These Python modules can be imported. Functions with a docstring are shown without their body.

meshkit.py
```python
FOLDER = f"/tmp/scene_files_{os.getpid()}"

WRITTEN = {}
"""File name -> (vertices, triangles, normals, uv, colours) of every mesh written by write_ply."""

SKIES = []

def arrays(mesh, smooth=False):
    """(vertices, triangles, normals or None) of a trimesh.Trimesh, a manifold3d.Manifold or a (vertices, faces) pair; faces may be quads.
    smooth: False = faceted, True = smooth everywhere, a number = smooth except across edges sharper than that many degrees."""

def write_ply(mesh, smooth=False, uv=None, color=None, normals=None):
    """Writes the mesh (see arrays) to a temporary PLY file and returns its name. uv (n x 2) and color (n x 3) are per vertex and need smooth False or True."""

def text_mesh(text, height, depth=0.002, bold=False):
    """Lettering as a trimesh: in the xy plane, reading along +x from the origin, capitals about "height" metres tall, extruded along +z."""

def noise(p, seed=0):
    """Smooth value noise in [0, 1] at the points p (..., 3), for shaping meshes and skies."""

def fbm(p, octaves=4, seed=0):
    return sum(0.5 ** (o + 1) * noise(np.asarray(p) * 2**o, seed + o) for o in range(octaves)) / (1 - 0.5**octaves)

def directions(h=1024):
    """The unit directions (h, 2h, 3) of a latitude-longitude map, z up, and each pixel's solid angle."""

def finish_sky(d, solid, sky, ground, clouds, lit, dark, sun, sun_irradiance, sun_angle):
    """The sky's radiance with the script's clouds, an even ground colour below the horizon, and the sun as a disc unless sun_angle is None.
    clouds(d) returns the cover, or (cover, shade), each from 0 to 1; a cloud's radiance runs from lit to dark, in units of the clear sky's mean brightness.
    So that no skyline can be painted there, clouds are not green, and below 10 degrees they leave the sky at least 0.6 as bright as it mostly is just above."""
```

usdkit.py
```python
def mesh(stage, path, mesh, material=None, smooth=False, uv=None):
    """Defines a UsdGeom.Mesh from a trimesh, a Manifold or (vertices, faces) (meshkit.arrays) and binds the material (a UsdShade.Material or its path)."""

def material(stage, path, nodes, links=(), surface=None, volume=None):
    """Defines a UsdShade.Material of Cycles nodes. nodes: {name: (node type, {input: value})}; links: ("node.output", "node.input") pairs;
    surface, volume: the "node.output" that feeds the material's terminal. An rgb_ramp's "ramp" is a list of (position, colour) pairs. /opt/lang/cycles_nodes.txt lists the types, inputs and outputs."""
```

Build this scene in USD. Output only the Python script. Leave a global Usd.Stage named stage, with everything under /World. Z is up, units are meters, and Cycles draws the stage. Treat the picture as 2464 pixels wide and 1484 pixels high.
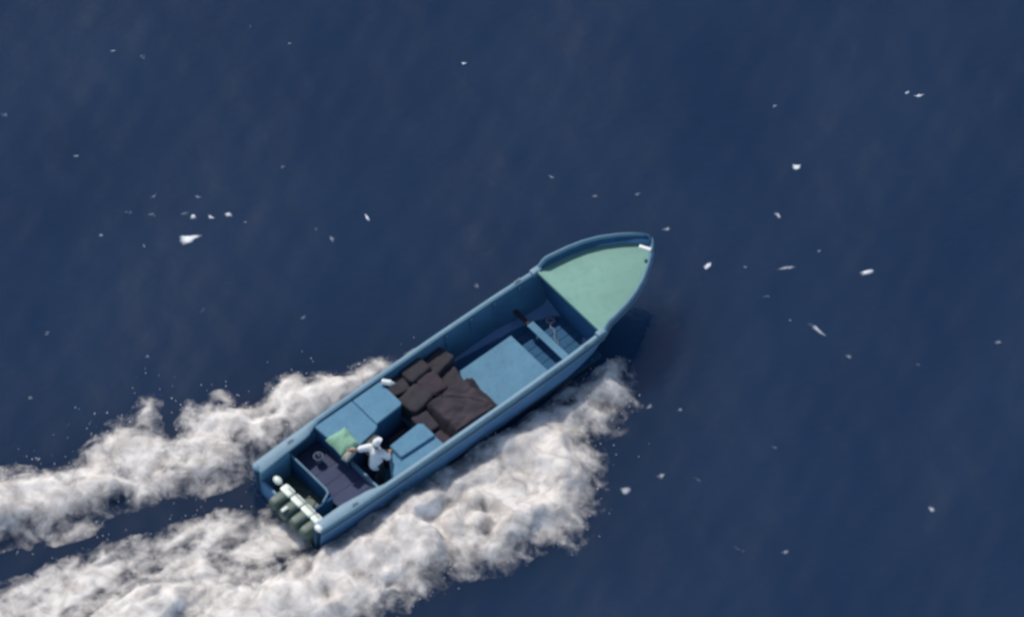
import math, numpy as np, trimesh, usdkit, meshkit
import manifold3d as m3
from pxr import Usd, UsdGeom, UsdLux, UsdShade, Sdf, Gf, Vt
from shapely.geometry import Polygon, LineString
import shapely
from scipy import ndimage

stage = Usd.Stage.CreateInMemory()
UsdGeom.SetStageUpAxis(stage, 'Z'); UsdGeom.SetStageMetersPerUnit(stage, 1.0)
UsdGeom.Xform.Define(stage, '/World'); UsdGeom.Scope.Define(stage, '/World/Looks')
RNG = np.random.default_rng(7)

# ------------------------------------------------------------------ camera, sky, sun, exposure
ELEV = math.radians(52.0)                       # the aircraft looks down this steeply
DIST, SPAN = 260.0, 25.94                       # metres to the boat, metres across the picture
FWD = np.array([0, math.cos(ELEV), -math.sin(ELEV)])
cam = UsdGeom.Camera.Define(stage, '/World/camera')
cam.CreateHorizontalApertureAttr(36.0); cam.CreateVerticalApertureAttr(36.0 * 616 / 1024)
cam.CreateFocalLengthAttr(36.0 * DIST / SPAN)
cam.CreateClippingRangeAttr(Gf.Vec2f(1, 20000))
cam.AddTranslateOp().Set(Gf.Vec3d(*(-FWD * DIST))); cam.AddRotateXOp().Set(90 - math.degrees(ELEV))
cam.CreateFStopAttr(0.4); cam.CreateFocusDistanceAttr(DIST * 1.07)   # long lens a touch out of focus
cam.CreateExposureAttr(0.0)

SUN = np.array([-0.36, 0.53, 0.77]); SUN /= np.linalg.norm(SUN)
sun_el, sun_rot = math.asin(SUN[2]), math.atan2(SUN[0], SUN[1])
sun = UsdLux.DistantLight.Define(stage, '/World/sun')
sun.CreateIntensityAttr(0.86); sun.CreateAngleAttr(0.5); sun.CreateNormalizeAttr(True) if hasattr(sun, 'CreateNormalizeAttr') else None
sun.CreateColorAttr(Gf.Vec3f(1.0, 0.95, 0.88))
zx = SUN; xx = np.cross([0, 0, 1], zx); xx /= np.linalg.norm(xx); yx = np.cross(zx, xx)
sun.AddTransformOp().Set(Gf.Matrix4d(*xx, 0, *yx, 0, *zx, 0, 0, 0, 0, 1))

sky = UsdLux.DomeLight.Define(stage, '/World/sky')
skym = usdkit.material(stage, '/World/Looks/sky', {
    's': ('sky_texture', {'sky_type': 'single_scattering', 'sun_disc': False, 'sun_elevation': sun_el, 'sun_rotation': sun_rot, 'altitude': 50.0}),
    'b': ('background_shader', {'strength': 0.115})}, [('s.color', 'b.color')], surface='b.background')
UsdShade.MaterialBindingAPI.Apply(sky.GetPrim()).Bind(skym)
sky.GetPrim().SetCustomDataByKey('kind', 'structure')

# ------------------------------------------------------------------ helpers
USED = {}
def numbered(path):
    n = USED.get(path, -1) + 1
    USED[path] = n
    return path if n == 0 else f'{path}_{n:03d}'
def tag(p, label=None, cat=None, group=None, kind=None):
    p = p.GetPrim() if hasattr(p, 'GetPrim') else p
    for k, v in (('label', label), ('category', cat), ('group', group), ('kind', kind)):
        if v: p.SetCustomDataByKey(k, v)
    return p
def obj(name, mesh, mat, parent=None, smooth=30):
    base = str(parent.GetPath()) if parent else '/World'
    return usdkit.mesh(stage, numbered(base + '/' + name), mesh, mat, smooth=smooth).GetPrim()
def xform(name, loc=(0, 0, 0), rot=None, matrix=None):
    x = UsdGeom.Xform.Define(stage, numbered('/World/' + name))
    if matrix is not None: x.AddTransformOp().Set(matrix)
    else:
        x.AddTranslateOp().Set(Gf.Vec3d(*map(float, loc)))
        if rot is not None: x.AddRotateZOp().Set(float(rot))
    return x.GetPrim()
def cat(*ms): return trimesh.util.concatenate(list(ms))

def smoothstep(a, b, x):
    t = np.clip((x - a) / (b - a), 0, 1); return t * t * (3 - 2 * t)

# the boat's own frame: x forward from the transom, y to port, z up from the gunwale, bow lifted by its speed
S = 95.0; HEAD, PITCH = math.radians(39.8), math.radians(2.5)
bF = np.array([math.cos(HEAD) * math.cos(PITCH), math.sin(HEAD) * math.cos(PITCH), math.sin(PITCH)])
bL = np.array([-math.sin(HEAD), math.cos(HEAD), 0]); bU = np.cross(bF, bL)
bO = np.array([-5.642, -6.634, 0.90])
def boat_matrix(off=(0, 0, 0), yaw=0.0):
    o = bO + bF * off[0] + bL * off[1] + bU * off[2]
    c, s = math.cos(yaw), math.sin(yaw)
    f, l = bF * c + bL * s, -bF * s + bL * c
    return Gf.Matrix4d(*f, 0, *l, 0, *bU, 0, *o, 1)
def to_world(p):
    p = np.asarray(p, float); return bO + p[..., :1] * bF + p[..., 1:2] * bL + p[..., 2:3] * bU
def ground(px, py, z=0.0):                     # a survey reading (photo units, 95 to the metre) to a point on the water
    return np.stack([(np.asarray(px, float) - 1232) / S, ((742 - np.asarray(py, float)) / S - z * math.cos(ELEV)) / math.sin(ELEV)], -1)

def rbox(x0, x1, y0, y1, z0, z1, r=0.02, seg=3):
    """a box with rounded edges"""
    r = min(r, (x1 - x0) / 2.01, (y1 - y0) / 2.01, (z1 - z0) / 2.01)
    pts = []
    for i in (x0 + r, x1 - r):
        for j in (y0 + r, y1 - r):
            for k in (z0 + r, z1 - r):
                s = trimesh.creation.icosphere(1, r); s.apply_translation((i, j, k)); pts.append(s.vertices)
    return trimesh.convex.convex_hull(np.vstack(pts))
def slab(poly, z0, z1, r=0.02):
    """an extruded outline with a chamfered top edge"""
    p = Polygon(poly).buffer(0)
    a = trimesh.creation.extrude_polygon(p, z1 - z0 - r, engine='earcut'); a.apply_translation((0, 0, z0))
    if not p.convex_hull.area > p.area * 1.001:
        q = p.buffer(-r)
        top = np.c_[np.array(q.exterior.coords), np.full(len(q.exterior.coords), z1)]
        low = np.c_[np.array(p.exterior.coords), np.full(len(p.exterior.coords), z1 - r)]
        b = np.c_[np.array(p.exterior.coords), np.full(len(p.exterior.coords), z0)]
        return trimesh.convex.convex_hull(np.vstack([top, low, b]))
    q = p.buffer(-r)
    b = trimesh.creation.extrude_polygon(q, r - 0.0005, engine='earcut'); b.apply_translation((0, 0, z1 - r + 0.0005))
    return cat(a, b)
def tube(path, r, seg=8, caps=True):
    path = np.asarray(path, float); n = len(path)
    t = np.gradient(path, axis=0); t /= np.linalg.norm(t, axis=1, keepdims=True)
    up = np.array([0, 0, 1.0]) if abs(t[0][2]) < .9 else np.array([1.0, 0, 0])
    rr = np.broadcast_to(np.asarray(r, float), (n,))
    V, F = [], []
    for i in range(n):
        a = np.cross(t[i], up); a /= np.linalg.norm(a); b = np.cross(a, t[i])
        for k in range(seg):
            th = 2 * math.pi * k / seg
            V.append(path[i] + rr[i] * (a * math.cos(th) + b * math.sin(th)))
    for i in range(n - 1):
        for k in range(seg):
            p, q = i * seg + k, i * seg + (k + 1) % seg
            F += [[p, p + seg, q + seg], [p, q + seg, q]]
    if caps:
        V += [path[0], path[-1]]; c0, c1 = n * seg, n * seg + 1
        for k in range(seg):
            F += [[c0, k, (k + 1) % seg], [c1, (n - 1) * seg + (k + 1) % seg, (n - 1) * seg + k]]
    m = trimesh.Trimesh(V, F, process=False); m.fix_normals(); return m
def loft(rows, close=False):
    """a skin over rows of points (n rows x m points x 3)"""
    rows = np.asarray(rows, float); n, m = rows.shape[:2]
    F = []
    mm = m if close else m - 1
    for i in range(n - 1):
        for k in range(mm):
            a, b = i * m + k, i * m + (k + 1) % m
            F += [[a, a + m, b + m], [a, b + m, b]]
    return trimesh.Trimesh(rows.reshape(-1, 3), F, process=False)

# ------------------------------------------------------------------ materials
def L(name): return '/World/Looks/' + name
def paint(name, col, rough=0.45, var=0.25, scale=1.6, dirt=None, dirt_amt=0.35, bump=0.15, coat=0.0, spec=0.5):
    """weathered paint: broad tone drift, scuffs and a slight orange-peel"""
    c = np.array(col, float); d = np.array(dirt if dirt is not None else c * 0.55)
    nodes = {
        'g': ('texture_coordinate', {}),
        'n1': ('noise_texture', {'scale': scale, 'detail': 5.0, 'roughness': 0.6}),
        'r1': ('rgb_ramp', {'ramp': [(0.25, c * (1 - var)), (0.55, c), (0.8, np.minimum(c * (1 + var * .8), 0.95))]}),
        'n2': ('noise_texture', {'scale': scale * 6.5, 'detail': 6.0, 'roughness': 0.7, 'distortion': 0.6}),
        'r2': ('rgb_ramp', {'ramp': [(0.52, (0, 0, 0)), (0.72, (dirt_amt,) * 3)]}),
        'mx': ('mix_color', {'blend_type': 'mix', 'b': d}),
        'n3': ('noise_texture', {'scale': 40.0, 'detail': 3.0}),
        'b': ('bump', {'strength': bump, 'distance': 0.02}),
        'rr': ('map_range', {'from_min': 0.3, 'from_max': 0.7, 'to_min': rough - .1, 'to_max': rough + .15}),
        'p': ('principled_bsdf', {'coat_weight': coat, 'specular_ior_level': spec})}
    links = [('g.object', 'n1.vector'), ('g.object', 'n2.vector'), ('g.object', 'n3.vector'), ('n1.fac', 'r1.fac'), ('n2.fac', 'r2.fac'),
             ('r1.color', 'mx.a'), ('r2.color', 'mx.fac'), ('mx.result', 'p.base_color'), ('n3.fac', 'b.height'), ('b.normal', 'p.normal'),
             ('n2.fac', 'rr.value'), ('rr.result', 'p.roughness')]
    return usdkit.material(stage, L(name), nodes, links, surface='p.BSDF')

M = {}
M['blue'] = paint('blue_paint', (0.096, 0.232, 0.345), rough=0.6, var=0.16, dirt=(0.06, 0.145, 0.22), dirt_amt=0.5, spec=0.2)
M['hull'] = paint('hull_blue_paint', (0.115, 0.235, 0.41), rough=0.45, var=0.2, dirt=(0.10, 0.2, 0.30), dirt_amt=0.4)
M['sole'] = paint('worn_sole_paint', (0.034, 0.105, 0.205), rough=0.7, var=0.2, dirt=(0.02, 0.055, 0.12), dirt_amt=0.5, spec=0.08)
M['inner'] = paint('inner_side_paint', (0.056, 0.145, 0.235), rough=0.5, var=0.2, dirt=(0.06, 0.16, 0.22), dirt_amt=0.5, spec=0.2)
M['green'] = paint('pale_green_paint', (0.195, 0.365, 0.305), rough=0.6, var=0.12, scale=0.9, dirt=(0.15, 0.27, 0.25), dirt_amt=0.5, spec=0.2)
M['rail'] = paint('rail_paint', (0.125, 0.24, 0.325), rough=0.42, var=0.15, dirt=(0.25, 0.34, 0.40), dirt_amt=0.5)
M['white'] = paint('white_gelcoat', (0.80, 0.82, 0.80), rough=0.3, var=0.05, dirt=(0.55, 0.56, 0.5), dirt_amt=0.3)
M['cowl'] = paint('cream_cowl', (0.74, 0.80, 0.70), rough=0.3, var=0.06, dirt=(0.4, 0.45, 0.36), dirt_amt=0.4, coat=0.3)
M['dark'] = paint('dark_plastic', (0.03, 0.045, 0.045), rough=0.5, var=0.3)
M['olive'] = paint('grey_green_motor', (0.075, 0.115, 0.095), rough=0.45, var=0.25)
M['metal'] = paint('dull_alloy', (0.32, 0.34, 0.34), rough=0.4, var=0.2)
M['tarp'] = paint('green_canvas', (0.21, 0.40, 0.28), rough=0.8, var=0.2, scale=4, bump=0.4)
M['khaki'] = paint('khaki_cloth', (0.36, 0.38, 0.33), rough=0.9, var=0.2, scale=6, bump=0.5)
M['rope'] = paint('pale_rope', (0.20, 0.24, 0.30), rough=0.9, var=0.2, scale=10)
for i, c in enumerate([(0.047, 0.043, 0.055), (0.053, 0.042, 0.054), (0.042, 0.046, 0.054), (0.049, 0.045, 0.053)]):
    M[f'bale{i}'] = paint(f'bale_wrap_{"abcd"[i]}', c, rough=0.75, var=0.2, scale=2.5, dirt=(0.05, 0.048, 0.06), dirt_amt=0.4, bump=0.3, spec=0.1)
M['sheet'] = paint('brown_tarpaulin', (0.050, 0.041, 0.051), rough=0.8, var=0.25, scale=2.2, dirt=(0.065, 0.058, 0.064), dirt_amt=0.5, bump=0.3, spec=0.15)
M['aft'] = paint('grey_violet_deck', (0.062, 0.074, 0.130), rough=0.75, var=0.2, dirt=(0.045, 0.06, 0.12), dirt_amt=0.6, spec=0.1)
M['skin'] = paint('skin', (0.30, 0.17, 0.11), rough=0.55, var=0.1, scale=8)
M['shirt'] = paint('white_cotton', (0.80, 0.81, 0.83), rough=0.9, var=0.06, scale=5, bump=0.3, dirt=(0.6, 0.6, 0.62))
M['trouser'] = paint('dark_trousers', (0.025, 0.03, 0.04), rough=0.9, var=0.3, scale=5, bump=0.3)
M['hair'] = paint('dark_hair', (0.02, 0.016, 0.014), rough=0.6, var=0.3, scale=20)

M['sea'] = usdkit.material(stage, L('deep_sea_water'), {
    'g': ('geometry', {}),
    'n1': ('noise_texture', {'scale': 0.22, 'detail': 3.0}),
    'r': ('rgb_ramp', {'ramp': [(0.3, (0.0085, 0.024, 0.062)), (0.7, (0.0105, 0.029, 0.070))]}),
    'mp': ('mapping', {'scale': (1.0, 1.5, 1.0)}),
    'n2': ('noise_texture', {'scale': 3.0, 'detail': 4.0, 'roughness': 0.5}),
    'b': ('bump', {'strength': 0.24, 'distance': 0.05}),
    'p': ('principled_bsdf', {'subsurface_method': 'burley', 'subsurface_weight': 1.0, 'subsurface_scale': 6.0, 'subsurface_radius': (0.5, 0.8, 1.0), 'roughness': 0.07, 'ior': 1.33, 'specular_ior_level': 0.5})},
    [('g.position', 'n1.vector'), ('n1.fac', 'r.fac'), ('r.color', 'p.base_color'), ('g.position', 'mp.vector'), ('mp.vector', 'n2.vector'),
     ('n2.fac', 'b.height'), ('b.normal', 'p.normal')], surface='p.BSDF')

def foam_material(name, sc, lo, hi, col=(0.76, 0.72, 0.675), nz=1.5, thin=(0.46, 0.42, 0.385)):
    return usdkit.material(stage, L(name), {
        'g': ('geometry', {}),
        'at': ('attribute', {'attribute': 'cover'}),
        'n1': ('noise_texture', {'scale': sc, 'detail': 6.0, 'roughness': 0.62, 'distortion': 0.4}),
        'm1': ('math', {'math_type': 'subtract', 'value2': 0.5}),
        'm2': ('math', {'math_type': 'multiply_add', 'value2': nz}),
        'mr': ('map_range', {'range_type': 'smoothstep', 'from_min': lo, 'from_max': hi, 'to_min': 0.0, 'to_max': 1.0, 'clamp': True}),
        'n2': ('noise_texture', {'scale': sc * 2.2, 'detail': 5.0, 'roughness': 0.6}),
        'b': ('bump', {'strength': 0.45, 'distance': 0.06}),
        'n3': ('noise_texture', {'scale': sc * .8, 'detail': 5.0, 'roughness': 0.65, 'distortion': 0.8}),
        'cr': ('rgb_ramp', {'ramp': [(0.34, thin), (0.62, col)]}),
        'p': ('principled_bsdf', {'roughness': 0.8, 'specular_ior_level': 0.15, 'subsurface_method': 'burley', 'subsurface_weight': 0.8, 'subsurface_scale': 0.35, 'subsurface_radius': (1.0, 1.0, 1.0)}),
        't': ('transparent_bsdf', {}), 'mx': ('mix_closure', {})},
        [('g.position', 'n1.vector'), ('g.position', 'n2.vector'), ('g.position', 'n3.vector'), ('n3.fac', 'cr.fac'), ('cr.color', 'p.base_color'), ('n1.fac', 'm1.value1'), ('m1.value', 'm2.value1'), ('at.fac', 'm2.value3'),
         ('m2.value', 'mr.value'), ('mr.result', 'mx.fac'), ('t.BSDF', 'mx.closure1'), ('p.BSDF', 'mx.closure2'),
         ('n2.fac', 'b.height'), ('b.normal', 'p.normal')], surface='mx.closure')
M['foam'] = foam_material('wake_foam', 2.2, 0.0, 1.05, nz=1.9)
M['fleck'] = foam_material('fleck_foam', 9.0, 0.05, 1.2, col=(0.84, 0.86, 0.9), nz=1.1, thin=(0.7, 0.72, 0.76))
M['drop'] = usdkit.material(stage, L('spray_white'), {'p': ('principled_bsdf', {'base_color': (0.84, 0.83, 0.82), 'roughness': 0.5})}, [], surface='p.BSDF')

# ------------------------------------------------------------------ sea
wr = np.random.default_rng(3)
WAVES = []
for lam, amp, n in ((9.0, 0.030, 5), (4.0, 0.012, 9), (1.9, 0.006, 12), (0.9, 0.0028, 14)):
    for _ in range(n):
        th = math.radians(205) + wr.normal(0, 0.9); l = lam * wr.uniform(.7, 1.4)
        WAVES.append((2 * math.pi / l * math.cos(th), 2 * math.pi / l * math.sin(th), wr.uniform(0, 6.28), amp * wr.uniform(.5, 1.2) * (3 / n) ** .5))
# half breadth of the boat at the gunwale, from transom to stem
HX = np.array([-0.02, 1, 2, 4, 6, 8, 9.1, 9.6, 10.1, 10.5, 10.9, 11.3, 11.6, 11.8, 11.9])
HW = np.array([1.36, 1.40, 1.42, 1.43, 1.43, 1.40, 1.35, 1.30, 1.20, 1.08, 0.90, 0.64, 0.40, 0.20, 0.06])
hw = lambda x: np.interp(x, HX, HW)
VC = -0.06                                          # the boat's centre line
def sheer(x): return 0.29 * smoothstep(9.12, 9.5, x) + 0.08 * smoothstep(9.5, 11.9, x)
def wave(x, y):
    z = 0
    for kx, ky, p, a in WAVES: z = z + a * np.sin(kx * x + ky * y + p)
    return z
def boat_uv(x, y):
    d = np.stack([x - bO[0], y - bO[1]], -1)
    return (d @ np.array([math.cos(HEAD), math.sin(HEAD)])), (d @ np.array([-math.sin(HEAD), math.cos(HEAD)]))
def sea_z(x, y):
    r = np.hypot(x, y)
    z = wave(x, y) * (1 - smoothstep(40, 120, r))
    u, v = boat_uv(x, y)
    inside = np.minimum(smoothstep(-0.05, 0.25, u) * (1 - smoothstep(11.0, 11.6, u)), 1 - smoothstep(0.72, 0.97, np.abs(v - VC) / np.maximum(hw(u), .05)))
    return z - 1.0 * inside * (1 - smoothstep(6.8, 8.8, u))            # the hull pushes the water down under itself
def axis(half, step, out, grow):
    a = list(np.arange(0, half, step)); s = step
    while a[-1] < out: s *= grow; a.append(a[-1] + s)
    a = np.array(a); return np.r_[-a[:0:-1], a]
gx, gy = axis(17, 0.11, 4000, 1.22), axis(15, 0.11, 4000, 1.22)
X, Y = np.meshgrid(gx, gy, indexing='xy')
Z = sea_z(X, Y)
nx, ny = len(gx), len(gy)
idx = np.arange(nx * ny).reshape(ny, nx)
F = np.stack([idx[:-1, :-1], idx[:-1, 1:], idx[1:, 1:], idx[1:, :-1]], -1).reshape(-1, 4)
tag(obj('sea', (np.c_[X.ravel(), Y.ravel(), Z.ravel()], F), M['sea'], smooth=True), kind='structure')

def primvar(prim, name, values):
    UsdGeom.PrimvarsAPI(prim).CreatePrimvar(name, Sdf.ValueTypeNames.FloatArray, 'vertex').Set(Vt.FloatArray.FromNumpy(np.asarray(values, np.float32)))

# ------------------------------------------------------------------ boat
boat = xform('motor_boat', matrix=boat_matrix())
tag(boat, 'long open blue motor boat with pale green foredeck speeding through the sea', 'boat')
xs = np.r_[np.linspace(0, 9, 28), np.linspace(9.15, 11.9, 26)]
def keel(x): return np.interp(x, [0, 6, 9, 10.5, 11.4, 11.9], [-1.42, -1.42, -1.30, -0.95, -0.45, 0.2])
def section(x, side):
    w, s, k = hw(x), sheer(x), keel(x)
    bow = smoothstep(8, 11.6, x)
    cz = k + (0.42 + .25 * bow) * min(1, (s - k) / 1.6); cw = w * (0.86 - 0.35 * bow)
    pts = [(0, k), (cw * .5, k + (cz - k) * .5), (cw, cz), (cw + .02, cz + .03), (cw + (w - cw) * .55, cz + (s - cz) * .45), (w - .015, s - .12), (w - 0.005, s - .03)]
    return [(x, VC + side * a, b) for a, b in pts]
hull_rows = [section(x, -1)[::-1] + section(x, 1)[1:] for x in xs]
hull = loft(hull_rows)
tr = np.array(hull_rows[0]); nT = len(tr)
# the transom is cut low in the middle for the motors
hull = cat(hull)
obj('hull', hull, M['hull'], boat, smooth=35)
# spray rail and rubbing strake along both sides
for sd in (-1, 1):
    pth = [(x, VC + sd * (hw(x) + 0.012), sheer(x) - .16) for x in xs[:-2]]
    obj('rubbing_strake', tube(pth, 0.028, 6), M['rail'], boat)
# inner skin of the sides
INW = 0.13
SOLE = -1.08
for sd in (-1, 1):
    rows = []
    for x in np.linspace(0.02, 9.25, 30):
        w = hw(x)
        rows.append([(x, VC + sd * (w - .03), -0.02), (x, VC + sd * (w - INW), -0.02), (x, VC + sd * (w - INW - .02), -.4), (x, VC + sd * (w - .26 - .22 * smoothstep(7.5, 9.2, x)), SOLE)])
    m = loft(rows); 
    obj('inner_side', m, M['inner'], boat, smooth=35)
    # ribs against the inner side
    for x in (6.2, 7.0, 7.75, 8.55):
        w = hw(x)
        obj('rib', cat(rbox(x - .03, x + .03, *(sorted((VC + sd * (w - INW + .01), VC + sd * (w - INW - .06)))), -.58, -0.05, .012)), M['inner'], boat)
# gunwale caps
def cap(sd, x0, x1, wid, name, mat, lift=0.0, n=40, extra=None):
    rows = []
    for x in np.linspace(x0, x1, n):
        wd = wid(x) if callable(wid) else wid
        o, i, s = hw(x) + .02, hw(x) - wd, sheer(x) + lift
        prof = [(o, s - .07), (o + .012, s - .03), (o - .01, s + .012), (o - .05, s + .028), ((o + i) / 2, s + .032), (i + .03, s + .026), (i, s + .008), (i, s - .05)]
        rows.append([(x, VC + sd * a, b) for a, b in prof])
    m = loft(rows, close=True)
    c0, c1 = np.array(rows[0]).mean(0), np.array(rows[-1]).mean(0)
    V = np.vstack([m.vertices, c0, c1]); k = len(m.vertices); F = list(m.faces)
    for q in range(8):
        F += [[k, q, (q + 1) % 8], [k + 1, (n - 1) * 8 + (q + 1) % 8, (n - 1) * 8 + q]]
    m = trimesh.Trimesh(V, F, process=False); m.fix_normals()
    return obj(name, m, mat, boat, smooth=50)
wid_p = lambda x: float(np.interp(x, [0, 1.6, 2.0, 9.1], [0.36, 0.30, 0.13, 0.12]))
wid_s = lambda x: float(np.interp(x, [0, 0.9, 1.7, 2.05, 9.1], [0.30, 0.34, 0.26, 0.15, 0.13]))
cap(1, 0.0, 9.12, wid_p, 'gunwale', M['rail'])
cap(-1, 0.0, 9.12, wid_s, 'gunwale', M['rail'])
# raised bow rail (bulwark)
for sd in (1, -1):
    cap(sd, 9.125, 11.88, lambda x: float(np.interp(x, [9.1, 11.4, 11.88], [.085, .075, .055])), 'bow_rail', M['rail'])
# inside of the bow bulwark
for sd in (1, -1):
    rows = [[(x, VC + sd * (hw(x) - .05), sheer(x) - .01), (x, VC + sd * max(hw(x) - .13, 0.01), sheer(x) - .36)] for x in np.linspace(9.2, 11.85, 26)]
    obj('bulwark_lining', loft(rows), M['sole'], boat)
# gunwale end knobs forward and quarter caps aft
for sd in (1, -1):
    obj('gunwale_knee', rbox(9.0, 9.32, *sorted((VC + sd * (hw(9.1) + .03), VC + sd * (hw(9.1) - .16))), -.06, .10, .04), M['rail'], boat)
    e = trimesh.creation.icosphere(3, 1.0); e.apply_scale((.09, .14, .07)); e.apply_translation((0.03, VC + sd * (1.36 - .13), -.02))
    obj('quarter_cap', e, M['white'] if sd < 0 else M['rail'], boat)
# foredeck with a camber
DK = 0.03
rows = []
for x in np.linspace(9.2, 11.8, 34):
    w = max(hw(x) - .085, 0.02); z = DK + 0.06 * smoothstep(9.2, 11.8, x)
    rows.append([(x, VC + t * w, z + 0.05 * (1 - t * t) * min(1, w)) for t in np.linspace(1, -1, 15)])
fd = loft(rows); fd.fix_normals()
if fd.face_normals[:, 2].mean() < 0: fd.invert()
obj('foredeck', fd, M['green'], boat, smooth=True)
# its aft beam and the bulkhead under it
obj('deck_beam', rbox(9.14, 9.215, VC - hw(9.2) + .10, VC + hw(9.2) - .10, -.02, DK + .045, .015), M['green'], boat)
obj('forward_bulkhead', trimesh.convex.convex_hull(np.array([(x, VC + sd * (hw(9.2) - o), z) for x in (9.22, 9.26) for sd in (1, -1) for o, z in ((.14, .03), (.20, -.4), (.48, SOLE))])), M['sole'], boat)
# bow fitting and the stem band
bf = rbox(-.17, .17, -.055, .055, 0, .07, .03)
bf.apply_transform(trimesh.transformations.rotation_matrix(math.radians(-62), (0, 0, 1))); bf.apply_translation((11.52, -0.27, 0.375))
obj('bow_fitting', bf, M['white'], boat)
# sole
sol = Polygon([(0.95, 1.1), (0.95, -1.2), (9.25, -1.15), (9.25, 1.05)])
nb = 9
ye = np.linspace(VC - 1.19, VC + 1.19, nb + 1)
for k in range(nb):
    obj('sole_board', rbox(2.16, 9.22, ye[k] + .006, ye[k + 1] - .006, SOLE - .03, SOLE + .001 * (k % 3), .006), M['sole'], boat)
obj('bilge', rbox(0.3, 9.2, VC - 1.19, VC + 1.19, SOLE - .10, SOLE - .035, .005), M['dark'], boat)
# thwart to starboard; a thinner dark bar stands for its shaded port half
TH = -0.70
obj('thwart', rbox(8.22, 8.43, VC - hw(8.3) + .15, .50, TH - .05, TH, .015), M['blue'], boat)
obj('thwart_shaded_half', rbox(8.25, 8.37, .51, VC + hw(8.3) - .16, TH - .09, TH - .02, .02), M['bale1'], boat)
# raised platform amidships, starboard half only, cut short to shape the gunwale shadow edge
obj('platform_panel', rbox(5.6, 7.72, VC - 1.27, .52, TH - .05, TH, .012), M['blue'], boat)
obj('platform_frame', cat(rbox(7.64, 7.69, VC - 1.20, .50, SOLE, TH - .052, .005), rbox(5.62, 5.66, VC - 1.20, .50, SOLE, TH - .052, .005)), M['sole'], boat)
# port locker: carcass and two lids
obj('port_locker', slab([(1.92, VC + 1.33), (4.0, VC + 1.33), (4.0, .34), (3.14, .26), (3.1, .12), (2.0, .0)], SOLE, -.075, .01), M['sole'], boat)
for poly in ([(3.13, 1.18), (4.02, 1.18), (4.02, .32), (3.95, .27), (3.13, .22)], [(1.90, 1.18), (3.11, 1.18), (3.11, .16), (2.95, .08), (1.98, -.06)]):
    obj('locker_lid', slab(poly, -.07, .0, .014), M['blue'], boat)
# starboard locker, slanted aft end, with a raised lid
obj('starboard_locker', slab([(2.38, VC - 1.32), (2.78, -.70), (2.98, -.58), (3.98, -.52), (4.02, VC - 1.32)], SOLE, -.03, .014), M['blue'], boat)
q = Polygon([(2.93, -.53), (3.9, -.47), (4.0, -.55), (4.0, -1.03), (2.93, -1.00)]).buffer(-.05).buffer(.05)
lid_ = obj('locker_lid', slab(list(q.exterior.coords), -.02, .035, .02), M['blue'], boat)
sm = LineString([(3.96, -1.06), (2.90, -1.03), (2.90, -.58)]).buffer(.022, cap_style=2)
mm = trimesh.creation.extrude_polygon(sm, .006, engine='earcut'); mm.apply_translation((0, 0, -.032)); obj('lid_gasket', mm, M['sole'], lid_)
for k in range(6):
    y0 = VC - 1.15 + k * 2.30 / 6
    obj('aft_deck_board', rbox(1.04, 2.07, y0 + .004, y0 + 2.30 / 6 - .004, -.62, -.58 + .001 * (k % 2), .006), M['aft'], boat)
# low bulkhead behind the lockers
obj('low_bulkhead', rbox(2.08, 2.14, VC - 1.24, 0.1, SOLE, -.42, .012), M['rail'], boat)
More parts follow.
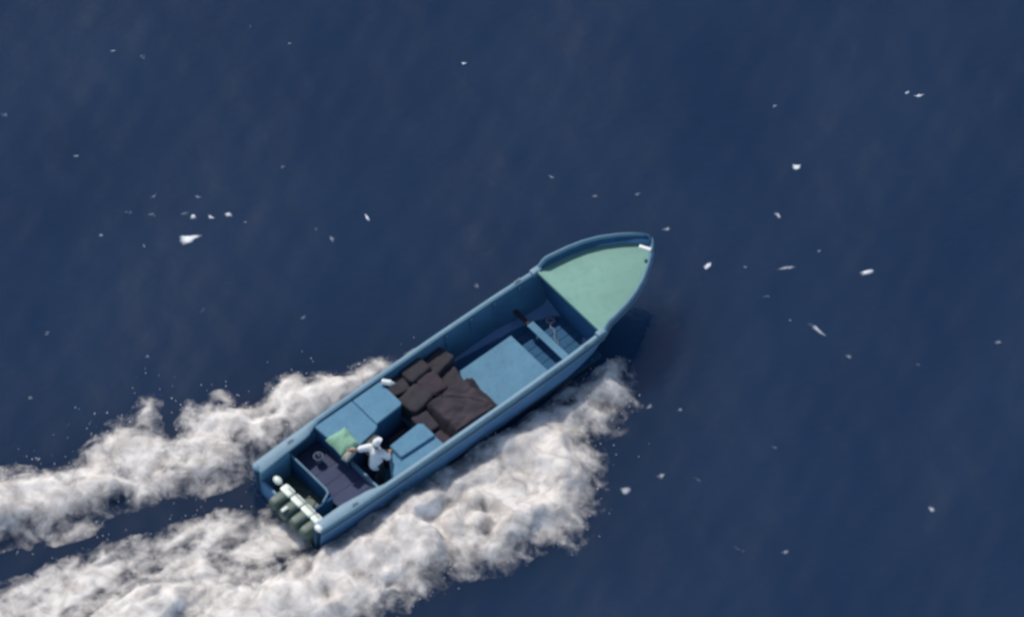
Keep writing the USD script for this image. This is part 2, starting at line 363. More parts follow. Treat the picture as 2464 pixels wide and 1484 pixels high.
# splash well: wall with a pale coaming, floor, low transom
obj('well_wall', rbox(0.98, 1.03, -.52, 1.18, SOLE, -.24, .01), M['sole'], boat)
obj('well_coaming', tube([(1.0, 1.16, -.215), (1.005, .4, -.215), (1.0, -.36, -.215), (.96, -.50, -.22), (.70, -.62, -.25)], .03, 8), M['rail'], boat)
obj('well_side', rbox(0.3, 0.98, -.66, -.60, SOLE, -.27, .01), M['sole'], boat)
obj('well_floor', rbox(0.1, 1.0, VC - 1.1, VC + 1.1, SOLE + .02, SOLE + .10, .01), M['olive'], boat)
obj('transom', rbox(0.02, 0.10, VC - 1.08, VC + 1.08, -1.3, -.42, .015), M['hull'], boat)
for sd in (1, -1):
    obj('quarter_panel', rbox(0.0, 0.95, *sorted((VC + sd * 1.05, VC + sd * 1.10)), SOLE, -.03, .012), M['blue'], boat)
# helm: dark console, wheel
obj('helm_console', slab([(2.55, -.02), (2.55, .22), (2.86, .22), (2.98, -.08), (2.86, -.26), (2.6, -.2)], SOLE, -.06, .03), M['dark'], boat)
w = trimesh.creation.torus(.17, .016, major_sections=28, minor_sections=8); w.apply_transform(trimesh.transformations.rotation_matrix(math.radians(-62), (0, 1, 0))); w.apply_translation((2.50, -.28, .02))
sp = cat(*[tube([(2.50, -.28, .02), (2.50 + .17 * math.cos(a) * .47, -.28 + .17 * math.sin(a), .02 - .17 * math.cos(a) * -.88)], .009, 6) for a in (0, 2.1, 4.2)])
obj('steering_wheel', cat(w, sp), M['dark'], boat)
obj('steering_column', tube([(2.50, -.28, .02), (2.72, -.2, -.12)], .03, 8), M['dark'], boat)
# cleats
for x, y in ((8.6, 1.29), (8.6, -1.40), (1.15, -1.33), (1.15, 1.22)):
    c = cat(tube([(x - .1, y, .075), (x + .1, y, .075)], .013, 7), tube([(x - .03, y, .02), (x - .03, y, .07)], .012, 6), tube([(x + .03, y, .02), (x + .03, y, .07)], .012, 6))
    obj('cleat', c, M['metal'], boat)

# ------------------------------------------------------------------ outboard motors on the transom
def motor(y, label, first):
    t = xform('outboard_motor', matrix=boat_matrix((0.08, y, -.27)))
    tag(t, label, 'outboard motor', 'outboard motors across the stern')
    def egg(sx, sy, sz, c, cut=None):
        e = trimesh.creation.icosphere(3, 1.0); v = e.vertices.copy()
        v = np.sign(v) * np.abs(v) ** (cut or 0.6); e.vertices = v * np.array([sx, sy, sz]) + np.array(c); return e
    obj('cowl_top', egg(.125, .185, .05, (.17, 0, .05), .38), M['cowl'], t, smooth=True)
    cw_ = obj('cowl', egg(.33, .165, .17, (-.06, 0, -.10)), M['olive'], t, smooth=True)
    obj('air_vent', rbox(-.34, -.22, -.10, .10, -.03, .03, .02), M['dark'], cw_)
    obj('midsection', rbox(-.20, .10, -.075, .075, -.85, -.2, .05), M['olive'], t)
    obj('clamp_bracket', rbox(-.02, .10, -.12, .12, -.35, -.17, .02), M['metal'], t)
    gc_ = obj('gearcase', cat(tube([(-.42, 0, -1.0), (-.3, 0, -1.0), (0, 0, -1.0), (.16, 0, -1.0)], [.045, .07, .075, .02], 10), rbox(-.22, .06, -.03, .03, -1.05, -.75, .02)), M['olive'], t)
    for k in range(3):
        b = trimesh.creation.icosphere(2, 1.0); b.apply_scale((.02, .06, .10)); b.apply_translation((-.45, 0, .13))
        b.apply_transform(trimesh.transformations.rotation_matrix(2.094 * k, (1, 0, 0))); b.apply_translation((0, 0, -1.0))
        obj('propeller_blade', b, M['metal'], gc_, smooth=True)
    return t
def steering():
    obj('steering_bar', tube([(.30, -.97, -.16), (.31, -.4, -.15), (.30, .24, -.16)], .018, 8), M['metal'], boat)
    for y in (.22, -.19, -.59, -.97):
        obj('control_cable', tube([(.36, y + .05, -.3), (.55, y + .06, -.42), (.75, y * .7, -.62), (.95, y * .5, -.8)], .012, 6), M['dark'], boat)
steering()
ML = ['outboard motor nearest the port side, pale cowl cap', 'outboard motor second from the port side, with a white tiller arm behind it',
      'outboard motor second from the starboard side, large pale cowl cap', 'outboard motor nearest the starboard gunwale, small pale cowl cap']
MY = (0.22, -0.19, -0.59, -0.97)
for i, y in enumerate(MY):
    t = motor(y, ML[i], i == 0)
    if i == 1:
        e = rbox(-.36, -.16, -.05, .05, .07, .13, .03); obj('tiller_arm', e, M['cowl'], t)
# small white float wedged beside the motors
fl = trimesh.creation.icosphere(3, 1.0); fl.apply_scale((.10, .15, .08))
p = xform('white_float', matrix=boat_matrix((0.28, .66, -.26)))
tag(p, 'small white float wedged on the port side of the motors', 'float')
obj('body', fl, M['cowl'], p, smooth=True); obj('lashing', tube([(0, -.16, .0), (.05, -.22, -.03), (.1, -.3, -.1)], .012, 6), M['rope'], p)

# ------------------------------------------------------------------ cargo: wrapped bales amidships
def bale(sx, sy, sz, seed):
    b = trimesh.creation.box((1, 1, 1))
    for _ in range(4): b = b.subdivide()
    v = b.vertices * 2
    n = np.linalg.norm(v, axis=1, keepdims=True); inf = np.abs(v).max(1, keepdims=True)
    v = v * ((inf / (np.sum(np.abs(v) ** 9, 1, keepdims=True)) ** (1 / 9)) ** 1.0)
    v = v * np.array([sx, sy, sz]) / 2
    nrm = v / np.linalg.norm(v, axis=1, keepdims=True)
    v = v + nrm * ((meshkit.fbm(v * 5 + seed * 7.3, 3, seed) - .5) * .07)[:, None]
    pinch = 0.008 * np.exp(-((v[:, 0] / sx * 2) % 1 - .5) ** 2 / .006)
    v = v - nrm * pinch[:, None]
    b.vertices = v; return b
BALES = [  # x, y, length, width, top, turn, label
    (5.66, .90, .72, .50, -.30, .22, 'dark bale against the port side, nearest the bow'),
    (5.62, .36, .52, .60, -.46, -.20, 'low dark bale at the bow edge of the cargo, left of the tarpaulin'),
    (5.00, .98, .70, .46, -.16, .10, 'long raised dark bale against the port side, second from the bow'),
    (5.06, .42, .58, .64, -.22, -.16, 'greyish raised dark bale in the middle of the cargo, to port'),
    (4.38, .92, .54, .50, -.24, -.24, 'dark bale against the port side, beside the white jug'),
    (4.46, .32, .70, .62, -.18, .14, 'dark bale at the aft edge, before the port locker corner'),
    (4.22, -.36, .46, .62, -.30, -.12, 'dark bale at the aft edge, at the head of the alley'),
    (4.20, -1.04, .42, .56, -.36, .10, 'dark bale at the aft edge, before the starboard locker')]
for k, (bx, by, lx, wd, top, yaw, lab) in enumerate(BALES):
    h = top - (SOLE + .345) + .03
    t = xform('wrapped_bale', matrix=boat_matrix((bx, by, top - h / 2), yaw))
    tag(t, lab, 'bale', 'wrapped bales amidships')
    obj('wrapping', bale(lx * 1.05, wd * 1.05, h, k + 1), M[f'bale{RNG.integers(4)}'], t, smooth=True)
    for s in (-.25, .25):
        pts = []
        for a in np.linspace(0, 2 * math.pi, 28):
            cy, cz = math.cos(a), math.sin(a); q = (abs(cy) ** 6 + abs(cz) ** 6) ** (-1 / 6)
            pts.append((s * lx, cy * q * wd * .5, cz * q * h * .475))
        obj('cord', tube(pts, .006, 5, caps=False), M[f'bale{RNG.integers(4)}'], t)
# a crumpled tarpaulin over the starboard half of the cargo
def tarpaulin(x0, x1, y0, y1, seed, n=60):
    U_, V_ = np.meshgrid(np.linspace(0, 1, n), np.linspace(0, 1, n), indexing='xy')
    w = (meshkit.fbm(np.stack([U_ * 3, V_ * 3, 0 * U_ + seed], -1), 3, seed) - .5)
    x, y = x0 + (x1 - x0) * U_ + .22 * w * (1 - .6 * np.abs(2 * V_ - 1)), y0 + (y1 - y0) * V_ + .12 * (meshkit.noise(np.stack([U_ * 4, V_ * 2, 0 * U_ + 9], -1), 5) - .5)
    edge = np.minimum(np.minimum(U_ / .16, (1 - U_) / .20), np.minimum(V_ / .10, (1 - V_) / .14)).clip(0, 1)
    lumps = .5 + .5 * np.cos((x - 5.35) / .62 * 2 * math.pi) * np.cos((y + .78) / .66 * math.pi) ** 2
    cre = np.abs(2 * meshkit.noise(np.stack([x * 3.2 + 2 * y, y * 4.5 - x, 0 * x + 2], -1), 8) - 1)
    z = -.62 + .44 * smoothstep(0, 1, edge) + .07 * lumps * edge + .05 * (cre - .4) * (.4 + .6 * edge) + .025 * w
    i = np.arange(n * n).reshape(n, n)
    top = np.c_[x.ravel(), y.ravel(), z.ravel()]; bot = top - np.array([0, 0, .008])
    f = np.stack([i[:-1, :-1], i[:-1, 1:], i[1:, 1:], i[1:, :-1]], -1).reshape(-1, 4)
    ed = np.r_[i[0, :], i[1:, -1], i[-1, -2::-1], i[-2::-1, 0]]
    fs = np.stack([ed[:-1], ed[:-1] + n * n, ed[1:] + n * n, ed[1:]], -1)
    F = np.vstack([f, f[:, ::-1] + n * n, fs]); F = np.vstack([F[:, [0, 1, 2]], F[:, [0, 2, 3]]])
    return trimesh.Trimesh(np.vstack([top, bot]), F, process=False)
t = xform('tarpaulin', matrix=boat_matrix())
tag(t, 'crumpled dark brown tarpaulin over the starboard half of the cargo, behind the light blue platform', 'tarpaulin')
obj('sheet', tarpaulin(4.34, 6.06, -1.30, .12, 3), M['sheet'], t, smooth=True)
obj('lashing', tube([(5.9, -1.28, -.2), (5.5, -.7, -.10), (5.1, -.2, -.13), (4.8, .15, -.2)], .010, 6), M['bale3'], t)
# lower layer that carries the upper bales
t = xform('cargo_pallet', matrix=boat_matrix((4.95, VC, SOLE)))
tag(t, 'low dark wooden pallet under the bales amidships', 'pallet')
for kx in np.linspace(-.85, .6, 7):
    obj('plank', rbox(kx - .09, kx + .09, -1.12, 1.12, .30, .34, .008), M['sole'], t)
for ky in (-.9, 0, .9): obj('bearer', rbox(-.94, .62, ky - .05, ky + .05, .01, .295, .01), M['sole'], t)
# dark holdall bags in the alley between the lockers
for i, (bx, by, sx, sy, lab) in enumerate(((3.62, -.08, .62, .42, 'dark holdall in the alley between the lockers, nearer the bales'), (3.10, -.2, .5, .40, 'dark holdall in the alley between the lockers, nearer the person'))):
    t = xform('holdall', matrix=boat_matrix((bx, by, SOLE + .17), .1 * i))
    tag(t, lab, 'bag', 'holdalls between the lockers')
    obj('body', bale(sx, sy, .34, 60 + i), M['bale1'], t, smooth=True)
    obj('handle', tube([(-.12, 0, .16), (-.08, 0, .22), (.08, 0, .22), (.12, 0, .16)], .012, 6), M['dark'], t)

# ------------------------------------------------------------------ loose gear
def rumple(poly_w, poly_l, h, seed, n=26):
    u, v = np.meshgrid(np.linspace(-1, 1, n), np.linspace(-1, 1, n))
    e = 1 - np.maximum(np.abs(u), np.abs(v)) ** 5
    z = h * e * (0.75 + .5 * meshkit.fbm(np.stack([u * 2.1, v * 2.1, 0 * u + seed], -1), 3, seed))
    x = u * poly_l / 2 * (1 + .10 * (meshkit.noise(np.stack([v * 2, 0 * v, 0 * v + seed], -1), 4) - .5)); y = v * poly_w / 2 * (1 + .10 * (meshkit.noise(np.stack([u * 2, 0 * v, 0 * v + seed], -1), 9) - .5))
    i = np.arange(n * n).reshape(n, n)
    top = np.c_[x.ravel(), y.ravel(), z.ravel()]; bot = top.copy(); bot[:, 2] = -.004
    f = np.stack([i[:-1, :-1], i[:-1, 1:], i[1:, 1:], i[1:, :-1]], -1).reshape(-1, 4)
    fb = f[:, ::-1] + n * n
    ed = np.r_[i[0, :], i[1:, -1], i[-1, -2::-1], i[-2::-1, 0]]
    fs = np.stack([ed[:-1], ed[:-1] + n * n, ed[1:] + n * n, ed[1:]], -1)
    F = np.vstack([f, fb, fs]); F = np.vstack([F[:, [0, 1, 2]], F[:, [0, 2, 3]]])
    return trimesh.Trimesh(np.vstack([top, bot]), F, process=False)
t = xform('green_canvas', matrix=boat_matrix((2.14, .34, .006), -.04))
tag(t, 'folded pale green canvas lying on the port locker lid', 'canvas')
obj('top_fold', rumple(.66, .60, .11, 5), M['tarp'], t, smooth=True)
t = xform('khaki_cloth', matrix=boat_matrix((2.03, -.06, .0), .25))
tag(t, 'strip of khaki cloth at the inboard edge of the green canvas', 'cloth')
obj('fold', rumple(.20, .46, .09, 8), M['khaki'], t, smooth=True)
def bottle(length, r):
    prof = np.array([(0, 0), (r * .9, 0), (r, r * .2), (r, length * .68), (r * .45, length * .82), (r * .4, length * .9), (r * .4, length * .9)])
    m = trimesh.creation.revolve(prof, sections=20); c = trimesh.creation.cylinder(r * .46, length * .12, sections=16); c.apply_translation((0, 0, length * .95)); return m, c
b, c = bottle(.34, .075)
for q in (b, c):
    q.apply_transform(trimesh.transformations.rotation_matrix(math.pi / 2, (0, 1, 0))); q.apply_transform(trimesh.transformations.rotation_matrix(math.radians(-52), (0, 0, 1)))
t = xform('white_jug', matrix=boat_matrix((4.02, 1.10, .075)))
tag(t, 'white plastic jug lying by the port gunwale at the end of the locker', 'jug')
obj('body', b, M['white'], t); obj('lid', c, M['rail'], t)
pth = [(8.85, .36), (8.78, .25), (8.80, .12), (8.72, 0), (8.62, -.1), (8.64, -.25), (8.5, -.3)]
pp = np.array(pth); tt = np.linspace(0, 1, 40); px_ = np.interp(tt, np.linspace(0, 1, 7), pp[:, 0]); py_ = np.interp(tt, np.linspace(0, 1, 7), pp[:, 1])
px_, py_ = ndimage.gaussian_filter1d(px_, 2), ndimage.gaussian_filter1d(py_, 2)
t = xform('mooring_rope', matrix=boat_matrix((0, 0, SOLE)))
tag(t, 'pale mooring rope lying on the sole before the foredeck', 'rope')
obj('strand', tube(np.c_[px_, py_, np.full(40, .03)], .016, 6), M['rope'], t)
coil = np.array([(8.92 + (.05 + .0022 * a * 2) * math.cos(a), .42 + (.05 + .0022 * a * 2) * math.sin(a), .03 + .004 * a % .05) for a in np.linspace(0, 18, 90)])
obj('coil', tube(coil, .016, 6), M['rope'], t)
t = xform('small_bucket', matrix=boat_matrix((1.55, .62, -.578)))
tag(t, 'small grey bucket standing on the dark sole ahead of the motor well', 'bucket')
pr = np.array([(0, .005), (.09, .005), (.12, .22), (.127, .22), (.127, .235), (.112, .235), (.083, .02), (0, .02)])
obj('pail', trimesh.creation.revolve(pr, sections=24), M['rope'], t)
obj('handle', tube([(.0, .12 * math.cos(a), .22 + .1 * math.sin(a)) for a in np.linspace(0, math.pi, 14)], .006, 6), M['metal'], t)

# ------------------------------------------------------------------ the person at the helm
def chain(bones, edge=0.022, it=8):
    man = None
    for (a, ra), (b, rb) in bones:
        s = []
        for p, r in ((a, ra), (b, rb)):
            s.append(m3.Manifold.sphere(r, 20).translate(tuple(map(float, p))))
        h = m3.Manifold.batch_hull(s); man = h if man is None else man + h
    man = man.refine_to_length(edge); me = man.to_mesh()
    t = trimesh.Trimesh(me.vert_properties[:, :3], me.tri_verts, process=True)
    trimesh.smoothing.filter_taubin(t, iterations=it); return t
PZ = SOLE
person = xform('person', matrix=boat_matrix((2.42, -.60, SOLE + .002), math.radians(18)))
tag(person, 'person in a white top and cap standing between the lockers at the helm', 'person')
hipL, hipR = (0, .10, .90), (0, -.10, .90)
J = {'pel': (0, 0, .95), 'waist': (.02, 0, 1.10), 'chest': (.05, 0, 1.30), 'neck': (.07, 0, 1.47), 'head': (.11, 0, 1.60),
     'shL': (.05, .185, 1.40), 'elL': (-.08, .44, 1.28), 'wrL': (-.16, .66, 1.18), 'shR': (.05, -.185, 1.40), 'elR': (.16, -.30, 1.16), 'wrR': (.36, -.20, 1.10),
     'knL': (.08, .13, .50), 'anL': (.0, .15, .08), 'knR': (.06, -.13, .50), 'anR': (-.05, -.16, .08)}
bones = [((J['pel'], .125), (J['waist'], .115)), ((J['waist'], .115), (J['chest'], .125)), ((J['chest'], .11), (J['neck'], .06)), ((J['neck'], .055), (J['head'], .06)),
         (((.095, 0, 1.63), .088), ((.125, 0, 1.585), .07)), (((.20, 0, 1.60), .013), ((.215, 0, 1.585), .015)),
         (((.10, .085, 1.60), .018), ((.10, .085, 1.575), .014)), (((.10, -.085, 1.60), .018), ((.10, -.085, 1.575), .014))]
for s in 'LR':
    sg = 1 if s == 'L' else -1
    bones += [((J['chest'], .10), (J['sh' + s], .062)), ((J['sh' + s], .056), (J['el' + s], .042)), ((J['el' + s], .042), (J['wr' + s], .028)),
              (((0, sg * .09, .93), .105), (J['kn' + s], .065)), ((J['kn' + s], .062), (J['an' + s], .042)),
              ((J['an' + s], .042), ((J['an' + s][0] + .16, J['an' + s][1], .035), .035))]
    a, b = np.array(J['el' + s]), np.array(J['wr' + s]); d = (b - a) / np.linalg.norm(b - a)
    side = np.cross(d, [0, 0, 1]); side /= np.linalg.norm(side); dn = np.cross(side, d)
    palm = b + d * .075
    for off in (-.026, 0, .026): bones.append(((b + side * off * .6, .02), (palm + side * off, .016)))
    for off, ln in ((-.036, .058), (-.013, .072), (.012, .068), (.036, .052)):
        k1 = palm + side * off; k2 = k1 + d * ln * .55 + dn * -.012; k3 = k2 + d * ln * .35 + dn * -.028
        bones += [((k1, .0095), (k2, .009)), ((k2, .009), (k3, .008))]
    th0 = b + d * .03 + side * .03 * sg; th1 = th0 + side * .035 * sg + d * .03; th2 = th1 + d * .03 - dn * .01
    bones += [((th0, .013), (th1, .011)), ((th1, .011), (th2, .009))]
obj('body', chain(bones, .018, 6), M['skin'], person, smooth=True)
sb = [(((.0, 0, .90), .185), (J['waist'], .165)), ((J['waist'], .165), (J['chest'], .165)), ((J['chest'], .14), ((.06, 0, 1.425), .085))]
for s in 'LR':
    el = np.array(J['el' + s]); sh = np.array(J['sh' + s]); mid = sh + (el - sh) * .80
    sb += [((J['chest'], .135), (J['sh' + s], .10)), ((J['sh' + s], .098), (mid, .085))]
obj('shirt', chain(sb, .022, 6), M['shirt'], person, smooth=True)
tb = []
for s in 'LR':
    sg = 1 if s == 'L' else -1
    tb += [(((0, sg * .07, .95), .135), (J['kn' + s], .085)), ((J['kn' + s], .083), ((J['an' + s][0], J['an' + s][1], .12), .068))]
obj('trousers', chain(tb, .026, 6), M['trouser'], person, smooth=True)
obj('hair', chain([(((.085, 0, 1.655), .093), ((.06, 0, 1.60), .09))], .02, 4), M['hair'], person, smooth=True)
capm = chain([(((.095, 0, 1.685), .098), ((.075, 0, 1.665), .10))], .02, 4)
brim = m3.Manifold.batch_hull([m3.Manifold.sphere(.012, 12).translate(p) for p in ((.15, .085, 1.685), (.15, -.085, 1.685), (.265, .05, 1.665), (.265, -.05, 1.665))])
bm = brim.to_mesh()
cp_ = obj('cap', capm, M['shirt'], person, smooth=True); obj('brim', trimesh.Trimesh(bm.vert_properties[:, :3], bm.tri_verts), M['shirt'], cp_, smooth=40)
for sg in (1, -1):
    e = trimesh.creation.icosphere(2, .0115); e.apply_translation((.183, sg * .032, 1.612)); obj('eye', e, M['dark'], person, smooth=True)
obj('mouth', tube([(.188, .022, 1.552), (.196, 0, 1.550), (.188, -.022, 1.552)], .005, 6), M['hair'], person)

# ------------------------------------------------------------------ wake foam
step = 0.055
fx, fy = np.arange(-22, 6.0, step), np.arange(-18, 3.0, step)
FX, FY = np.meshgrid(fx, fy, indexing='xy')
def field(pts, z=0.22):
    g = ground(*np.array(pts, float).T, z); P = Polygon(g).buffer(0)
    ins = shapely.contains_xy(P, FX.ravel(), FY.ravel()).reshape(FX.shape)
    return (ndimage.distance_transform_edt(ins) - ndimage.distance_transform_edt(~ins)) * step
port = [(990, 846), (960, 849), (900, 866), (835, 884), (760, 902), (700, 896), (668, 893), (648, 920), (640, 955), (628, 972), (585, 968), (540, 955), (500, 957), (462, 972),
        (440, 996), (424, 1036), (408, 1022), (396, 985), (372, 946), (346, 952), (320, 984), (285, 990), (262, 996), (248, 1030), (234, 1062), (206, 1086), (180, 1102), (120, 1112), (40, 1130), (-60, 1150), (-300, 1215),
        (-300, 1330), (-60, 1300), (120, 1262), (230, 1230), (330, 1190), (430, 1160), (520, 1135), (580, 1110), (640, 1070), (760, 1030), (900, 960)]
stbd = [(1468, 866), (1492, 890), (1508, 946), (1486, 965), (1476, 990), (1478, 1015), (1452, 1030), (1418, 1030), (1420, 1055), (1440, 1075), (1450, 1100), (1440, 1125), (1446, 1150), (1430, 1180), (1434, 1210), (1420, 1240), (1400, 1265), (1362, 1282), (1320, 1288), (1270, 1296), (1220, 1312),
        (1180, 1340), (1100, 1358), (1060, 1385), (960, 1430), (800, 1500), (560, 1600), (250, 1740), (-120, 1900), (-420, 1760), (-100, 1600), (180, 1480), (320, 1380), (420, 1352), (540, 1345), (640, 1352), (720, 1322), (800, 1290), (900, 1230), (1060, 1130), (1250, 1010), (1400, 910)]
prop = [(690, 1200), (760, 1250), (760, 1290), (640, 1345), (520, 1380), (300, 1470), (100, 1560), (-200, 1700), (-420, 1700), (-300, 1560), (-60, 1430), (160, 1330), (380, 1250), (560, 1200)]
def cover_of(sd, wid, seed, nz=.55, sc=1.1):
    n = meshkit.fbm(np.stack([FX * sc, FY * sc, 0 * FX + seed], -1), 5, seed) - .5
    return smoothstep(-.35, wid, sd + n * nz)
n_lo = meshkit.fbm(np.stack([FX * .55, FY * .55, 0 * FX], -1), 4, 41)
n_st = meshkit.fbm(np.stack([(FX * math.cos(HEAD) + FY * math.sin(HEAD)) * .5, (-FX * math.sin(HEAD) + FY * math.cos(HEAD)) * 1.7, 0 * FX + 3], -1), 4, 17)
cp = cover_of(field(port) + .05, .85, 5, nz=.7); cs = cover_of(field(stbd) + .22, 1.15, 6, nz=.8); cc = cover_of(field(prop), .6, 9, nz=.7)
u, v = boat_uv(FX, FY)
aft = smoothstep(-1.5, -6, u)                       # older foam breaks into streaks
cs *= 1 - .75 * aft * smoothstep(.40, .62, n_st)
cp *= 1 - .45 * smoothstep(-4, -9, u) * smoothstep(.45, .62, n_st)
cc *= .48 + .45 * smoothstep(.42, .62, 1 - n_st)
# thin lacy water between and along the edges
lace = .50 * np.clip(np.maximum(smoothstep(-1.3, .1, field(port)), smoothstep(-1.1, .1, field(stbd))), 0, 1) * smoothstep(.45, .7, n_lo) * (1 - smoothstep(7.5, 9, boat_uv(FX, FY)[0]))
cover = np.maximum.reduce([cp, cs, cc, lace])
# nothing inside the hull
inhull = (u > 0.05) & (u < 11.6) & (np.abs(v - VC) < hw(u) * np.where(u > 8.6, 1.05, .88))
P3 = np.stack([FX, FY, 0 * FX], -1)
warp = (meshkit.noise(P3 * 1.3, 3) - .5) * .8
def billow(s, seed, oct=4):
    o, a, tot = 0, 1.0, 0
    for k in range(oct):
        o = o + a * np.abs(2 * meshkit.noise(np.stack([FX * s + warp, FY * s - warp, 0 * FX + seed], -1), seed + k) - 1); tot += a; a *= .5; s *= 2.1
    return np.clip(o / tot * 1.75, 0, 1)
bl = billow(.85, 21, 4)
big_b = billow(.42, 33, 2)
body = np.maximum(cp, cs)
fine = meshkit.fbm(np.stack([FX * 4.2 + warp, FY * 4.2, 0 * FX], -1), 3, 77)
h = body ** 1.2 * (.05 + .42 * big_b * (.35 + 1.1 * n_lo) + .13 * bl + .06 * (fine - .5)) + .10 * cc * bl
# foam thins out in the hollows between the puffs
thin = smoothstep(.10, .55, .4 * big_b + .4 * bl + .35 * (fine - .3))
cover = np.where(body > .02, cover * (.52 + .48 * thin), cover)
near = 1 - smoothstep(.0, 1.1, np.minimum(np.abs(np.abs(v - VC) - hw(u)), 9)) 
h += .12 * near * np.maximum(cp, cs) * (u > 0) * (u < 9)
FZ = sea_z(FX, FY) * np.where(inhull, 1, 1) + h - .03 * (1 - np.clip(cover * 2, 0, 1)) + .012
keep = (cover > 0.03) & ~inhull
kc = keep[:-1, :-1] | keep[:-1, 1:] | keep[1:, 1:] | keep[1:, :-1]
kc &= ~(inhull[:-1, :-1] | inhull[1:, 1:] | inhull[:-1, 1:] | inhull[1:, :-1])
fi = np.arange(FX.size).reshape(FX.shape)
F = np.stack([fi[:-1, :-1], fi[:-1, 1:], fi[1:, 1:], fi[1:, :-1]], -1)[kc]
us, inv = np.unique(F, return_inverse=True)
V = np.c_[FX.ravel(), FY.ravel(), FZ.ravel()][us]
wk = obj('wake_foam', (V, inv.reshape(-1, 4)), M['foam'], smooth=True)
primvar(wk, 'cover', cover.ravel()[us])
tag(wk, 'white churned wake foam spreading from both sides of the blue boat', 'foam', kind='stuff')
# flying drops along the foam edges
edge_w = np.where(keep, (cover * (1 - cover)) + .15 * (cover > .6), 0).ravel(); edge_w[(u.ravel() < -6)] *= .3
pick = RNG.choice(FX.size, 2600, p=edge_w / edge_w.sum())
pos = np.c_[FX.ravel()[pick] + RNG.normal(0, .12, 2600), FY.ravel()[pick] + RNG.normal(0, .12, 2600), FZ.ravel()[pick] + np.abs(RNG.normal(0, .08, 2600))]
pi = UsdGeom.PointInstancer.Define(stage, '/World/spray_drops')
usdkit.mesh(stage, '/World/spray_drops/drop', trimesh.creation.icosphere(1, 1.0), M['drop'], smooth=True)
pi.CreatePrototypesRel().SetTargets(['/World/spray_drops/drop'])
pi.CreateProtoIndicesAttr(Vt.IntArray([0] * 2600)); pi.CreatePositionsAttr(Vt.Vec3fArray.FromNumpy(pos.astype(np.float32)))
sc_ = RNG.uniform(.004, .014, (2600, 1)) * RNG.uniform(.7, 1.5, (2600, 3)); pi.CreateScalesAttr(Vt.Vec3fArray.FromNumpy(sc_.astype(np.float32)))
tag(pi, 'fine white spray drops flying over the wake edges', 'spray', kind='stuff')

# ------------------------------------------------------------------ whitecaps: small breaking crests on the open sea
def crest(px, py, lx, ly, ang, strength, seed, n=9, m=26):
    g = ground(px, py, 0.05); a = math.radians(ang)
    r = np.linspace(0, 1, n)[:, None]; th = np.linspace(0, 2 * math.pi, m, endpoint=False)[None]
    rad = 1 + .9 * (meshkit.noise(np.stack([np.cos(th) * 1.3 + seed * 3.1, np.sin(th) * 1.3, 0 * th], -1), seed) - .5)
    ex, ey = r * rad * np.cos(th) * lx / 2, r * rad * np.sin(th) * ly / 2
    ey = ey + .25 * ly * np.sin(ex / lx * 3 + seed)
    x, y = g[0] + ex * math.cos(a) - ey * math.sin(a), g[1] + ex * math.sin(a) + ey * math.cos(a)
    z = sea_z(x, y) + .012 + 0.018 * strength * np.cos(r * math.pi / 2) * (.5 + meshkit.noise(np.stack([x * 9, y * 9, 0 * x], -1), 2))
    cov = strength * np.cos(np.clip(r, 0, 1) * math.pi / 2) ** 1.5 + 0 * th
    i = np.arange(n * m).reshape(n, m); j = np.roll(i, -1, 1)
    F = np.stack([i[:-1], i[1:], j[1:], j[:-1]], -1).reshape(-1, 4)
    return np.c_[x.ravel(), y.ravel(), z.ravel()], F, cov.ravel()
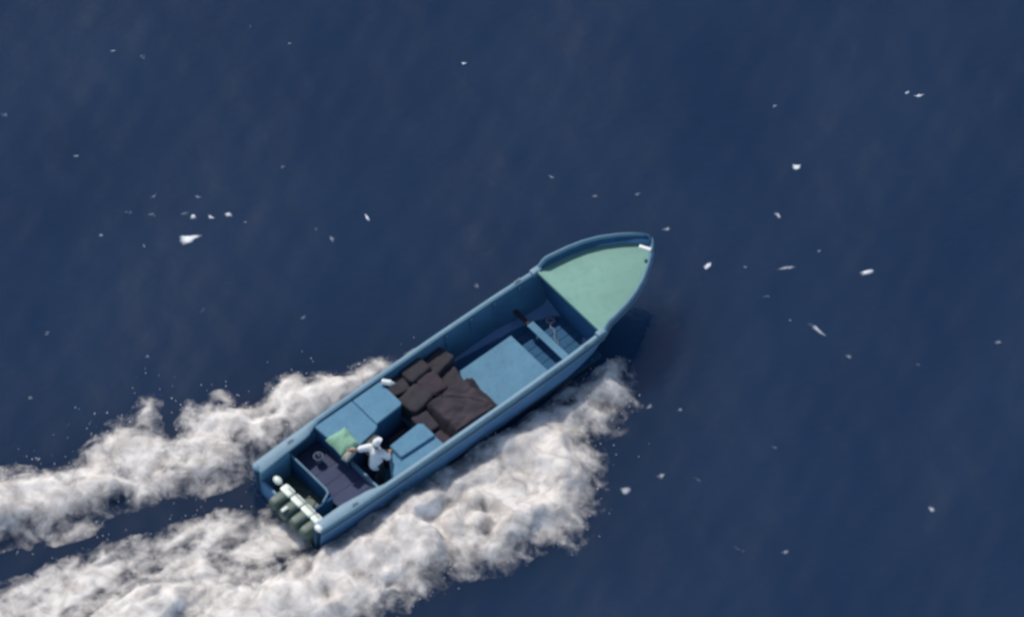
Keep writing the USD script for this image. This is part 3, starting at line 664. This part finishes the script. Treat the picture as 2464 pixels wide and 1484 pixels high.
big = [(452, 572, .58, .26, -14, 1.25, 'largest bright whitecap, left of the boat ahead of the port wake'), (543, 515, .30, .17, -5, .9, 'bright whitecap at the right end of the cluster on the left'),
       (459, 520, .19, .18, 0, .95, 'small bright whitecap at the left end of the cluster, above the largest whitecap'), (503, 519, .19, .17, 20, .85, 'small whitecap in the middle of the cluster on the left'),
       (881, 517, .20, .20, 0, 1.0, 'lone round whitecap left of the boat, level with the bow'), (1926, 387, .26, .20, 0, 1.2, 'bright whitecap near the top right of the sea'),
       (1707, 638, .24, .24, -10, 1.2, 'bright round whitecap just ahead of the bow'), (2088, 656, .40, .22, -14, 1.15, 'bright oblong whitecap farthest right, ahead of the bow'),
       (1895, 648, .62, .15, 8, .62, 'long faint whitecap between the two bright ones ahead of the bow'), (1966, 793, .55, .20, -28, .62, 'curved pale whitecap streak right of the boat, below the bow'),
       (1878, 512, .20, .18, 0, .65, 'small pale whitecap below the one near the top right'), (1501, 1167, .28, .20, 0, .7, 'pale whitecap right of the starboard wake'),
       (1588, 1133, .24, .16, 0, .6, 'faint small whitecap right of the starboard wake, farther from the boat'), (1608, 551, .24, .17, -30, .55, 'faint whitecap just above the bow tip')]
for q, (x, y, lx, ly, a, st, lab) in enumerate(big):
    V, F, cv = crest(x, y, lx * 1.12, ly * 1.2, a, st * 1.1, q)
    o = obj('whitecap', (V, F), M['fleck'], smooth=True); primvar(o, 'cover', cv); tag(o, lab, 'whitecap', 'larger whitecaps on the open sea')
small = [(238, 562, .5), (343, 587, .5), (470, 465, .45), (362, 463, .3), (588, 531, .4), (300, 505, .3), (173, 370, .5), (796, 575, .45), (758, 548, .25), (672, 395, .3), (487, 746, .3), (730, 768, .4), (358, 856, .45),
         (1148, 683, .35), (1329, 421, .45), (1434, 466, .35), (1538, 463, .35), (1843, 714, .35), (1898, 771, .5), (2039, 857, .45), (2206, 873, .3), (1797, 640, .3), (1976, 598, .35), (1560, 972, .55), (1632, 982, .5),
         (1855, 1072, .3), (1673, 1145, .35), (2228, 1212, .8), (2226, 218, 1.0), (2200, 212, .7), (440, 510, .35), (360, 512, .28)]
wr = np.random.default_rng(12)
while len(small) < 62:                                # the sea goes on in the same way all round
    x, y = wr.uniform(-350, 2850), wr.uniform(-250, 1750)
    if 170 < x < 2235 and 330 < y < 1300: continue
    if x < 1300 and y > 1150: continue
    small.append((x, y, wr.choice([.3, .4, .5, .7, 1.0], p=[.3, .3, .2, .12, .08])))
Vs, Fs, Cs, off = [], [], [], 0
for q, (x, y, st) in enumerate(small):
    V, F, cv = crest(x, y, wr.uniform(.16, .30), wr.uniform(.12, .19), wr.normal(-8, 18), st, 40 + q, 6, 16)
    Vs.append(V); Fs.append(F + off); Cs.append(cv); off += len(V)
o = obj('foam_flecks', (np.vstack(Vs), np.vstack(Fs)), M['fleck'], smooth=True); primvar(o, 'cover', np.concatenate(Cs))
tag(o, 'tiny scattered foam flecks all over the open sea', 'foam', kind='stuff')
